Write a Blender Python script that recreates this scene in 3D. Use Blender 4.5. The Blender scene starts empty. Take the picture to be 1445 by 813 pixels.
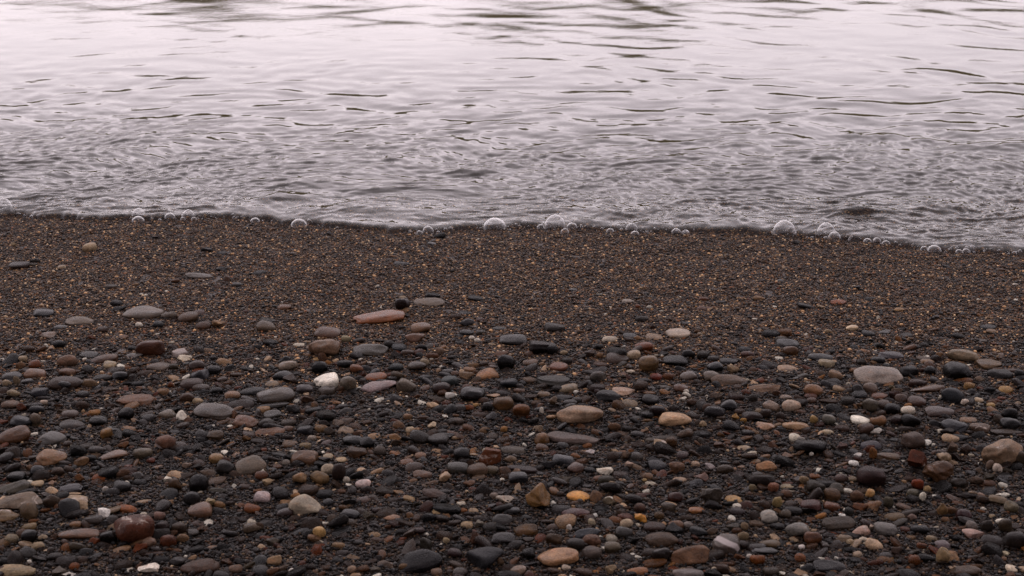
import bpy, bmesh, math, random
import numpy as np
from mathutils import Vector, Matrix, Euler

# ------------------------------------------------------------------ camera, sky, sun, exposure
random.seed(7); rng = np.random.default_rng(7)
scene = bpy.context.scene
COL = scene.collection
PW, PH = 1445.0, 813.0                      # size of the photograph in pixels
CAM_Z, PITCH, HFOV = 0.64, math.radians(19.6), math.radians(40.0)
FOC = (PW / 2) / math.tan(HFOV / 2)
cam_d = bpy.data.cameras.new('camera')
cam = bpy.data.objects.new('camera', cam_d); COL.objects.link(cam)
cam.location = (0, 0, CAM_Z); cam.rotation_euler = (math.pi / 2 - PITCH, 0, 0)
cam_d.sensor_width = 36; cam_d.angle = HFOV; cam_d.clip_start = 0.02; cam_d.clip_end = 2000
cam_d.dof.use_dof = True; cam_d.dof.focus_distance = 1.62; cam_d.dof.aperture_fstop = 25
scene.camera = cam

SUN_EL, SUN_AZ = math.radians(27), math.radians(-8)     # behind thin cloud, ahead of the camera, a little to the left
world = bpy.data.worlds.new('World'); scene.world = world; world.use_nodes = True
wn, wl = world.node_tree.nodes, world.node_tree.links
wn.clear()
sky = wn.new('ShaderNodeTexSky'); sky.sky_type = 'NISHITA'; sky.sun_disc = False
sky.sun_elevation = SUN_EL; sky.sun_rotation = SUN_AZ
sky.dust_density = 0.22; sky.air_density = 1.25; sky.ozone_density = 1.0
hs = wn.new('ShaderNodeHueSaturation'); hs.inputs['Saturation'].default_value = 0.14
tint = wn.new('ShaderNodeMix'); tint.data_type = 'RGBA'; tint.blend_type = 'MULTIPLY'
tint.inputs['Factor'].default_value = 1.0
tint.inputs[7].default_value = (1.0, 0.868, 0.945, 1)
bg = wn.new('ShaderNodeBackground'); bg.inputs['Strength'].default_value = 0.15
out = wn.new('ShaderNodeOutputWorld')
cloud = wn.new('ShaderNodeMix'); cloud.data_type = 'RGBA'; cloud.inputs['Factor'].default_value = 0.27   # even cloud veil over the clear sky
cloud.inputs[7].default_value = (6.5, 6.4, 6.5, 1)
wl.new(sky.outputs['Color'], hs.inputs['Color']); wl.new(hs.outputs['Color'], cloud.inputs[6]); wl.new(cloud.outputs[2], tint.inputs[6])
wl.new(tint.outputs[2], bg.inputs['Color']); wl.new(bg.outputs['Background'], out.inputs['Surface'])

sun_d = bpy.data.lights.new('sun', 'SUN'); sun = bpy.data.objects.new('sun', sun_d); COL.objects.link(sun)
sun_d.energy = 0.6; sun_d.angle = math.radians(95); sun_d.color = (1.0, 0.90, 0.82)
sdir = Vector((math.sin(SUN_AZ) * math.cos(SUN_EL), math.cos(SUN_AZ) * math.cos(SUN_EL), math.sin(SUN_EL)))
sun.rotation_euler = (-sdir).to_track_quat('-Z', 'Y').to_euler()

vs = scene.view_settings
vs.view_transform = 'Standard'; vs.look = 'None'; vs.gamma = 1.0; vs.use_curve_mapping = False
vs.exposure = 0.70

# ------------------------------------------------------------------ helpers
def lin(hexs):
    hexs = hexs.lstrip('#')
    o = []
    for i in (0, 2, 4):
        c = int(hexs[i:i + 2], 16) / 255
        o.append(c / 12.92 if c <= 0.04045 else ((c + 0.055) / 1.055) ** 2.4)
    return np.array(o)

def pix_ray(px, py):
    """direction in the world through a pixel of the photograph, unit depth along the optical axis"""
    u, v = (px - PW / 2) / FOC, (PH / 2 - py) / FOC
    c, s = math.cos(PITCH), math.sin(PITCH)
    return np.array([u, c + v * s, -s + v * c])

def ground_z(x, y):
    """beach: gentle slope up towards the camera, falling under the water"""
    x = np.asarray(x, float); y = np.asarray(y, float)
    d = Y0 - y
    z = np.where(d > 0, 0.055 * np.minimum(d, 1.6) + 0.02 * np.maximum(d - 1.6, 0), -0.45 * (1 - np.exp(0.16 * np.minimum(d, 0))))
    b = np.clip((-1.5 - y) / 14, 0, 1); z = z + 9.0 * b * b * (3 - 2 * b)          # unseen rise added behind the camera to keep low sky light off pebble fronts
    near = np.exp(-((y - 1.3) / 2.0) ** 2 - (x / 4.0) ** 2)
    z = z + near * (0.0025 * np.sin(x * 7.1 + 1.3 * np.sin(y * 5)) * np.sin(y * 9.3 + 0.8) + 0.0014 * np.sin(x * 23 + 3 * y) * np.sin(y * 31 - 2 * x))
    return z
def pix_to_ground(px, py, lift=0.0):
    r = pix_ray(px, py); t = 1.5
    for _ in range(30):
        p = r * t
        f = CAM_Z + p[2] - (float(ground_z(p[0], p[1])) + lift)
        t += f / (-r[2]) * 0.9
    p = r * t
    return p[0], p[1], t
Y0 = 1.0
r0 = pix_ray(PW / 2, 322); Y0 = CAM_Z / -r0[2] * r0[1]           # water's edge in the middle of the picture

def link(name, me, mat=None, parent=None):
    o = bpy.data.objects.new(name, me); COL.objects.link(o)
    if mat is not None: me.materials.append(mat)
    if parent: o.parent = parent
    return o
def tag(o, label=None, cat=None, group=None, kind=None):
    if label: o['label'] = label
    if cat: o['category'] = cat
    if group: o['group'] = group
    if kind: o['kind'] = kind
    return o
def grid_mesh(name, X, Y, Z):
    ny, nx = X.shape
    me = bpy.data.meshes.new(name)
    co = np.stack([X, Y, Z], -1).reshape(-1, 3)
    i = np.arange(ny * nx).reshape(ny, nx)
    q = np.stack([i[:-1, :-1], i[:-1, 1:], i[1:, 1:], i[1:, :-1]], -1).reshape(-1, 4)
    me.vertices.add(len(co)); me.vertices.foreach_set('co', co.ravel())
    me.loops.add(q.size); me.loops.foreach_set('vertex_index', q.ravel())
    me.polygons.add(len(q)); me.polygons.foreach_set('loop_start', np.arange(len(q)) * 4)
    me.polygons.foreach_set('use_smooth', np.ones(len(q), bool))
    me.update(); return me
def ico(sub):
    bm = bmesh.new(); bmesh.ops.create_icosphere(bm, subdivisions=sub, radius=1)
    v = np.array([p.co[:] for p in bm.verts]); f = np.array([[q.index for q in p.verts] for p in bm.faces])
    bm.free(); return v, f
ICO = {k: ico(k) for k in (1, 2, 3, 4)}
def tri_mesh(name, co, f, smooth=True):
    me = bpy.data.meshes.new(name)
    me.vertices.add(len(co)); me.vertices.foreach_set('co', np.ascontiguousarray(co, dtype=np.float32).ravel())
    me.loops.add(f.size); me.loops.foreach_set('vertex_index', np.ascontiguousarray(f, dtype=np.int32).ravel())
    me.polygons.add(len(f)); me.polygons.foreach_set('loop_start', np.arange(len(f)) * 3)
    me.polygons.foreach_set('use_smooth', np.full(len(f), smooth))
    me.update(); return me

def stone_shape(sub, kind='', r=rng):
    """unit pebble: a water-worn ellipsoid with its own lumps, flats and taper"""
    v, f = ICO[sub]
    v = v.copy(); n = v.copy()
    if 'a' in kind:                                         # broken, angular: cut by soft planes
        for _ in range(11):
            d = r.normal(size=3); d /= np.linalg.norm(d); k = r.uniform(0.48, 0.80)
            h = v @ d - k
            v -= np.outer(np.maximum(h, 0) * 0.95, d)
        v /= np.abs(v).max(0)
    else:
        e = r.uniform(0.66, 0.88)                            # slightly squared superellipsoid
        v = np.sign(v) * np.abs(v) ** e
        for _ in range(3):
            d = r.normal(size=3); d /= np.linalg.norm(d); k = r.uniform(0.72, 0.95)
            v -= np.outer(np.maximum(v @ d - k, 0) * 0.7, d)
        v /= np.abs(v).max(0)
    for _ in range(5):                                      # broad lumps
        w = r.normal(size=3) * r.uniform(1.0, 2.4); p = r.uniform(0, 6.28)
        v += n * (0.034 * np.sin(n @ w * 1.6 + p))[:, None]
    for _ in range(4):
        w = r.normal(size=3) * r.uniform(3, 5); p = r.uniform(0, 6.28)
        v += n * (0.010 * np.sin(n @ w * 1.6 + p))[:, None]
    t = r.uniform(-0.22, 0.22)                              # egg taper along the long axis
    if 'w' in kind: t = 0.42 if r.random() < .5 else -0.42
    if 'L' in kind: t = 0.45
    if 'R' in kind: t = -0.45
    v[:, 1] *= 1 - t * v[:, 0] * 0.8; v[:, 2] *= 1 - t * v[:, 0]
    if 'f' in kind: v[:, 2] -= 0.30 * v[:, 0] ** 2 - 0.1    # arched / bean
    v[:, 1] += r.uniform(-.15, .15) * v[:, 0] ** 2
    return v, f

# ------------------------------------------------------------------ materials
def new_mat(name):
    m = bpy.data.materials.new(name); m.use_nodes = True
    nt = m.node_tree; nt.nodes.clear()
    o = nt.nodes.new('ShaderNodeOutputMaterial')
    return m, nt, nt.nodes, nt.links, o
def noise(N, L, vec, scale, detail=4, rough=0.55, dist=0.0):
    n = N.new('ShaderNodeTexNoise'); n.inputs['Scale'].default_value = scale; n.inputs['Detail'].default_value = detail
    n.inputs['Roughness'].default_value = rough; n.inputs['Distortion'].default_value = dist
    if vec is not None: L.new(vec, n.inputs['Vector'])
    return n.outputs['Fac']
def maprange(N, L, src, a, b, c, d, smooth=False):
    n = N.new('ShaderNodeMapRange'); n.inputs[1].default_value = a; n.inputs[2].default_value = b
    n.inputs[3].default_value = c; n.inputs[4].default_value = d
    if smooth: n.interpolation_type = 'SMOOTHSTEP'
    L.new(src, n.inputs[0]); return n.outputs[0]
def mixc(N, L, fac, a, b, mode='MIX'):
    n = N.new('ShaderNodeMix'); n.data_type = 'RGBA'; n.blend_type = mode
    for s, k in ((fac, 0), (a, 6), (b, 7)):
        if hasattr(s, 'is_output'): L.new(s, n.inputs[k])
        elif k == 0: n.inputs[0].default_value = s
        else: n.inputs[k].default_value = (*s, 1)
    return n.outputs[2]
def math_n(N, L, op, a, b):
    n = N.new('ShaderNodeMath'); n.operation = op
    for s, k in ((a, 0), (b, 1)):
        if hasattr(s, 'is_output'): L.new(s, n.inputs[k])
        else: n.inputs[k].default_value = s
    return n.outputs[0]

def pebble_mat(name, style, attr_type='GEOMETRY', unit=0.012):
    """water-worn stone; 'tint' carries the stone's own colour; unit = size of one noise unit in object space"""
    m, nt, N, L, o = new_mat(name)
    at = N.new('ShaderNodeAttribute'); at.attribute_type = attr_type; at.attribute_name = 'tint'
    tc = N.new('ShaderNodeTexCoord'); oi = N.new('ShaderNodeObjectInfo')
    sc = N.new('ShaderNodeVectorMath'); sc.operation = 'SCALE'; sc.inputs['Scale'].default_value = 1 / unit
    L.new(tc.outputs['Object'], sc.inputs[0])
    rv = N.new('ShaderNodeVectorMath'); rv.operation = 'MULTIPLY_ADD'
    cb = N.new('ShaderNodeCombineXYZ')
    for k in range(3): L.new(oi.outputs['Random'], cb.inputs[k])
    rv.inputs[1].default_value = (91, 57, 133); L.new(cb.outputs[0], rv.inputs[0]); L.new(sc.outputs[0], rv.inputs[2])
    P = rv.outputs[0]
    base = at.outputs['Color']
    big = noise(N, L, P, 0.9, 4, 0.6, 0.4)
    fine = noise(N, L, P, 7.0, 5, 0.7)
    k1 = maprange(N, L, big, 0.3, 0.7, 0.55, 1.42)
    k2 = maprange(N, L, fine, 0.32, 0.68, 0.62, 1.42)
    kk = math_n(N, L, 'MULTIPLY', k1, k2)
    cbk = N.new('ShaderNodeCombineXYZ')
    for k in range(3): L.new(kk, cbk.inputs[k])
    col = mixc(N, L, 1.0, base, cbk.outputs[0], 'MULTIPLY')
    warm = noise(N, L, P, 1.7, 3, 0.5)
    col = mixc(N, L, maprange(N, L, warm, 0.52, 0.72, 0, 0.45, True), col, mixc(N, L, 1.0, col, (1.25, 0.92, 0.72), 'MULTIPLY'))
    if style == 'banded':
        w = N.new('ShaderNodeTexWave'); w.bands_direction = 'Z'; w.inputs['Scale'].default_value = 0.75
        w.inputs['Distortion'].default_value = 2.2; w.inputs['Detail'].default_value = 3; w.inputs['Detail Scale'].default_value = 0.6
        L.new(P, w.inputs['Vector'])
        col = mixc(N, L, maprange(N, L, w.outputs['Fac'], 0.2, 0.9, 0.0, 0.55), col, mixc(N, L, 1.0, col, (0.5, 0.45, 0.42), 'MULTIPLY'))
    if style == 'veined':
        w = N.new('ShaderNodeTexWave'); w.bands_direction = 'DIAGONAL'; w.inputs['Scale'].default_value = 0.16
        w.inputs['Distortion'].default_value = 5.0; w.inputs['Detail'].default_value = 3; w.inputs['Detail Scale'].default_value = 0.5
        L.new(P, w.inputs['Vector'])
        col = mixc(N, L, maprange(N, L, w.outputs['Fac'], 0.86, 0.97, 0.0, 0.8, True), col, (0.42, 0.37, 0.34))
    if style == 'patchy':
        pn = noise(N, L, P, 0.75, 5, 0.65, 0.8)
        col = mixc(N, L, maprange(N, L, pn, 0.56, 0.64, 0.0, 0.75, True), col, (0.40, 0.33, 0.27))
    if style == 'speckled':
        sp = N.new('ShaderNodeTexVoronoi'); sp.inputs['Scale'].default_value = 4.0; L.new(P, sp.inputs['Vector'])
        col = mixc(N, L, maprange(N, L, sp.outputs['Distance'], 0.12, 0.36, 0.6, 0.0), col, mixc(N, L, 1.0, col, (0.42, 0.36, 0.34), 'MULTIPLY'))
    # pits and grains of the stone itself
    gr = N.new('ShaderNodeTexVoronoi'); gr.inputs['Scale'].default_value = 11.0; L.new(P, gr.inputs['Vector'])
    col = mixc(N, L, maprange(N, L, gr.outputs['Distance'], 0.08, 0.2, 0.3, 0.0), col, (0.30, 0.25, 0.22))
    b = N.new('ShaderNodeBsdfPrincipled')
    L.new(col, b.inputs['Base Color'])
    L.new(maprange(N, L, big, 0.3, 0.7, 0.20, 0.44), b.inputs['Roughness'])
    b.inputs['Specular IOR Level'].default_value = 0.08
    L.new(maprange(N, L, oi.outputs['Random'], 0.3, 1.0, 0.0, 0.20), b.inputs['Coat Weight']); b.inputs['Coat Roughness'].default_value = 0.10
    bp = N.new('ShaderNodeBump'); bp.inputs['Strength'].default_value = 0.5; bp.inputs['Distance'].default_value = 0.14 * unit
    L.new(fine, bp.inputs['Height']); L.new(bp.outputs['Normal'], b.inputs['Normal'])
    L.new(b.outputs[0], o.inputs['Surface']); return m
M_PEB = {s: pebble_mat('stone_' + s, s) for s in ('plain', 'banded', 'veined', 'patchy', 'speckled')}
M_FILL = pebble_mat('stone_small', 'plain', 'INSTANCER', 0.9)

def sand_mat():
    m, nt, N, L, o = new_mat('damp_sand')
    tc = N.new('ShaderNodeTexCoord'); P = tc.outputs['Object']
    v = N.new('ShaderNodeTexVoronoi'); v.inputs['Scale'].default_value = 520; L.new(P, v.inputs['Vector'])
    big = noise(N, L, P, 6, 4)
    ramp = N.new('ShaderNodeValToRGB')
    ramp.color_ramp.elements[0].color = (0.012, 0.009, 0.008, 1); ramp.color_ramp.elements[1].color = (0.075, 0.052, 0.040, 1)
    e = ramp.color_ramp.elements.new(0.55); e.color = (0.034, 0.024, 0.019, 1)
    sx = N.new('ShaderNodeSeparateXYZ'); L.new(v.outputs['Color'], sx.inputs[0]); L.new(sx.outputs[0], ramp.inputs[0])
    col = mixc(N, L, maprange(N, L, big, 0.35, 0.65, 0.0, 0.5), ramp.outputs[0], mixc(N, L, 1.0, ramp.outputs[0], (0.6, 0.58, 0.56), 'MULTIPLY'))
    b = N.new('ShaderNodeBsdfPrincipled'); L.new(col, b.inputs['Base Color'])
    b.inputs['Roughness'].default_value = 0.6; b.inputs['Specular IOR Level'].default_value = 0.3
    bp = N.new('ShaderNodeBump'); bp.inputs['Strength'].default_value = 0.9; bp.inputs['Distance'].default_value = 0.0012
    L.new(v.outputs['Distance'], bp.inputs['Height']); bp.invert = True
    L.new(bp.outputs['Normal'], b.inputs['Normal']); L.new(b.outputs[0], o.inputs['Surface']); return m
M_SAND = sand_mat()
def grain_mat():
    m, nt, N, L, o = new_mat('sand_grain')
    at = N.new('ShaderNodeAttribute'); at.attribute_name = 'tint'
    b = N.new('ShaderNodeBsdfPrincipled'); L.new(at.outputs['Color'], b.inputs['Base Color'])
    b.inputs['Roughness'].default_value = 0.45; b.inputs['Specular IOR Level'].default_value = 0.16
    L.new(b.outputs[0], o.inputs['Surface']); return m
M_GRAIN = grain_mat()
def water_mat():
    m, nt, N, L, o = new_mat('lake_water')
    tc = N.new('ShaderNodeTexCoord')
    mp = N.new('ShaderNodeMapping'); mp.inputs['Scale'].default_value = (1.0, 1.7, 1.0); L.new(tc.outputs['Object'], mp.inputs[0])
    n1 = noise(N, L, mp.outputs[0], 26, 4, 0.6, 0.3)
    bp = N.new('ShaderNodeBump'); bp.inputs['Strength'].default_value = 0.06; bp.inputs['Distance'].default_value = 0.004
    L.new(n1, bp.inputs['Height'])
    fr = N.new('ShaderNodeFresnel'); fr.inputs['IOR'].default_value = 1.333; L.new(bp.outputs['Normal'], fr.inputs['Normal'])
    gl = N.new('ShaderNodeBsdfGlossy'); gl.inputs['Roughness'].default_value = 0.02; L.new(bp.outputs['Normal'], gl.inputs['Normal'])
    tr = N.new('ShaderNodeBsdfTransparent'); tr.inputs['Color'].default_value = (0.80, 0.78, 0.74, 1)
    mx = N.new('ShaderNodeMixShader')
    L.new(fr.outputs[0], mx.inputs[0]); L.new(tr.outputs[0], mx.inputs[1]); L.new(gl.outputs[0], mx.inputs[2])
    L.new(mx.outputs[0], o.inputs['Surface']); return m
M_WATER = water_mat()
def bubble_mat():
    m, nt, N, L, o = new_mat('bubble_film')
    ge = N.new('ShaderNodeNewGeometry'); dt = N.new('ShaderNodeVectorMath'); dt.operation = 'DOT_PRODUCT'
    L.new(ge.outputs['Normal'], dt.inputs[0]); L.new(ge.outputs['Incoming'], dt.inputs[1])
    ab = math_n(N, L, 'ABSOLUTE', dt.outputs['Value'], 0.0)          # thin film: the same Fresnel curve from both sides
    sch = math_n(N, L, 'MULTIPLY_ADD', math_n(N, L, 'POWER', math_n(N, L, 'SUBTRACT', 1.0, ab), 2.5), 0.96)
    sch.node.inputs[2].default_value = 0.035
    gl = N.new('ShaderNodeBsdfGlossy'); gl.inputs['Roughness'].default_value = 0.10
    tr = N.new('ShaderNodeBsdfTransparent')
    mx = N.new('ShaderNodeMixShader')
    L.new(sch, mx.inputs[0]); L.new(tr.outputs[0], mx.inputs[1]); L.new(gl.outputs[0], mx.inputs[2])
    L.new(mx.outputs[0], o.inputs['Surface']); return m
M_BUB = bubble_mat()
def hill_mat():
    m, nt, N, L, o = new_mat('woodland')
    tc = N.new('ShaderNodeTexCoord'); n = noise(N, L, tc.outputs['Object'], 0.8, 6, 0.7)
    b = N.new('ShaderNodeBsdfPrincipled'); b.inputs['Roughness'].default_value = 0.9
    L.new(mixc(N, L, n, (0.07, 0.07, 0.018), (0.22, 0.18, 0.06)), b.inputs['Base Color'])
    L.new(b.outputs[0], o.inputs['Surface']); return m
M_HILL = hill_mat()

# ------------------------------------------------------------------ setting: beach, water, far bank
def stretched(a, b, n, p=3.0):
    t = np.linspace(-1, 1, n); return np.where(t < 0, -1, 1) * (np.abs(t) * a + np.abs(t) ** p * (b - a))
xs = stretched(2.2, 130, 321, 9)
ys = np.concatenate([np.linspace(-40, 0.2, 40)[:-1], np.linspace(0.2, 3.2, 240), np.geomspace(3.25, 120, 60)])
X, Y = np.meshgrid(xs, ys)
tag(link('beach_ground', grid_mesh('beach_ground', X, Y, ground_z(X, Y)), M_SAND), kind='structure')

EDGE = [(-60, 303), (0, 303), (60, 306), (150, 309), (230, 308), (300, 306), (350, 308), (400, 313), (480, 318), (560, 327), (600, 327), (650, 323), (710, 321),
        (750, 319), (800, 322), (850, 322), (900, 326), (960, 327), (1010, 325), (1060, 327), (1120, 331), (1170, 334), (1230, 341), (1290, 349), (1350, 354), (1445, 357), (1520, 359)]
ep = np.array([pix_to_ground(a, b + 4)[:2] for a, b in EDGE])
def edge_y(x):
    x = np.asarray(x, float)
    xe = np.concatenate([[-80, -2.2], ep[:, 0], [2.2, 80]]); ye = np.concatenate([[ep[0, 1] + .3, ep[0, 1] + .06], ep[:, 1], [ep[-1, 1] - .08, ep[-1, 1] - .3]])
    y = np.interp(x, xe, ye)
    fine = np.exp(-(x / 4) ** 2)
    return y + fine * (0.004 * np.sin(x * 61 + 2 * np.sin(x * 17)) + 0.0026 * np.sin(x * 143 + 1.5 * np.sin(x * 37)) + 0.0014 * np.sin(x * 391 + 2 * np.sin(x * 91)))
nu, U = 1000, None
t = np.linspace(-1, 1, nu)
d_in = np.concatenate([np.linspace(-0.004, 0.03, 26), np.geomspace(0.0315, 3.4, 440), np.geomspace(3.5, 110, 60)])
D, T = np.meshgrid(d_in, t, indexing='ij')
half = np.where(D < 3.45, (0.36 * (Y0 + D) + 0.55), 0) + np.maximum(D - 3.45, 0) * 1.15 + np.where(D >= 3.45, 0.36 * (Y0 + 3.45) + .55, 0)
XW = T * half
ey = edge_y(XW)
bl = np.exp(-np.maximum(D, 0) / 0.45)
YW = ey * bl + float(np.mean(ep[:, 1])) * (1 - bl) + D
gz = ground_z(XW, ey)
ZW = gz * np.exp(-np.maximum(D, 0) / 0.25) + 0.0085 * (1 - np.exp(-np.maximum(D, 0) / 0.006))
wr = np.random.default_rng(11)
dy = np.gradient(d_in)[:, None]
# choppy little ripples close in, longer and flatter waves further out
W = np.zeros_like(XW)
warpx = 0.02 * np.sin(YW * 13 + 3 * np.sin(XW * 4)) + 0.03 * np.sin(XW * 9 + YW * 5)
warpy = 0.015 * np.sin(XW * 11 + 2 * np.sin(YW * 6)) + 0.012 * np.sin(XW * 23 - YW * 19)
def waves(n, lmin, lmax, slope, spread, amp, mean_dir=math.pi / 2):
    global W
    for _ in range(n):
        lam = math.exp(wr.uniform(math.log(lmin), math.log(lmax))); k = 2 * math.pi / lam
        th = wr.normal(mean_dir, spread); ph = wr.uniform(0, 6.28)
        a = slope / k * math.sqrt(2.0 / n)
        res = np.clip(lam / (5.0 * np.maximum(dy, 0.0022)), 0, 1) ** 2
        arg = k * (math.cos(th) * (XW + warpx) + math.sin(th) * (YW + warpy)) + ph
        W += a * np.sin(arg) * amp * res
far = np.clip((D - 0.25) / 1.45, 0, 1); far = far * far * (3 - 2 * far)
ramp = np.clip((D - 0.002) / 0.035, 0, 1) ** 0.7
gust = 0.65 + 0.35 * np.sin(XW * 2.3 + 1.4 * np.sin(YW * 2.1 + 1)) * np.sin(YW * 3.7 - XW * 1.2)
waves(110, 0.012, 0.034, 0.235, 0.7, ramp * (1 - 0.975 * far) * gust)
waves(44, 0.036, 0.16, 0.075, 0.75, ramp * (1 - 0.92 * far))
waves(34, 0.07, 0.4, 0.0065, 0.7, np.clip(D / 0.5, 0, 1), math.pi / 2 - 0.15)
waves(20, 0.08, 0.4, 0.013, 0.3, np.clip(D / 0.3, 0, 1) * np.clip(0.25 + XW / np.maximum(half, .5), 0, 1), math.pi / 2 - 0.65)
waves(14, 0.8, 4.0, 0.004, 0.3, np.clip(D / 1.5, 0, 1) * np.exp(-D / 30), math.pi / 2 - 0.2)
# single wavelets with a steep side towards the beach
def wavelet(px, py, wid, hgt, dep=0.02):
    global W
    x, y, _ = pix_to_ground(px, py, 0.008)
    r = pix_ray(px, py); tt = (CAM_Z - 0.008) / -r[2]; x, y = r[0] * tt, r[1] * tt
    s = (YW - y) / dep
    W += hgt * np.exp(-((XW - x) / wid) ** 2) * np.where(s < 0, np.exp(-(s / 0.5) ** 2), np.exp(-(s / 1.6) ** 2))
for a in [(1210, 304, .045, .0105, .030), (1345, 300, .05, .004, .03), (400, 281, .035, .0035), (55, 273, .03, .004), (1160, 222, .06, .003, .03), (1240, 313, .018, .003), (1190, 318, .012, .0025)]:
    wavelet(*a)
me = grid_mesh('water', XW, YW, ZW + W)
tag(link('water', me, M_WATER), kind='structure')

# wooded bank across the water, only seen mirrored in the ripples
hx = np.linspace(-160, 160, 260); hv = np.linspace(0, 1, 14)
HX, HV = np.meshgrid(hx, hv)
hr = np.random.default_rng(5)
top = 12.2 + 0.6 * np.sin(HX * 0.06 + 1) + 0.7 * np.sin(HX * 0.21) + 0.5 * np.sin(HX * 0.63 + 2)
HZ = -0.6 + (top + 0.6) * np.sin(HV * math.pi) ** 0.6 + hr.normal(0, 0.22, HX.shape) * np.sin(HV * math.pi)
HY = 78 + HV * 40 + hr.normal(0, .4, HX.shape)
tag(link('wooded_hill', grid_mesh('wooded_hill', HX, HY, HZ), M_HILL), kind='structure')

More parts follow.
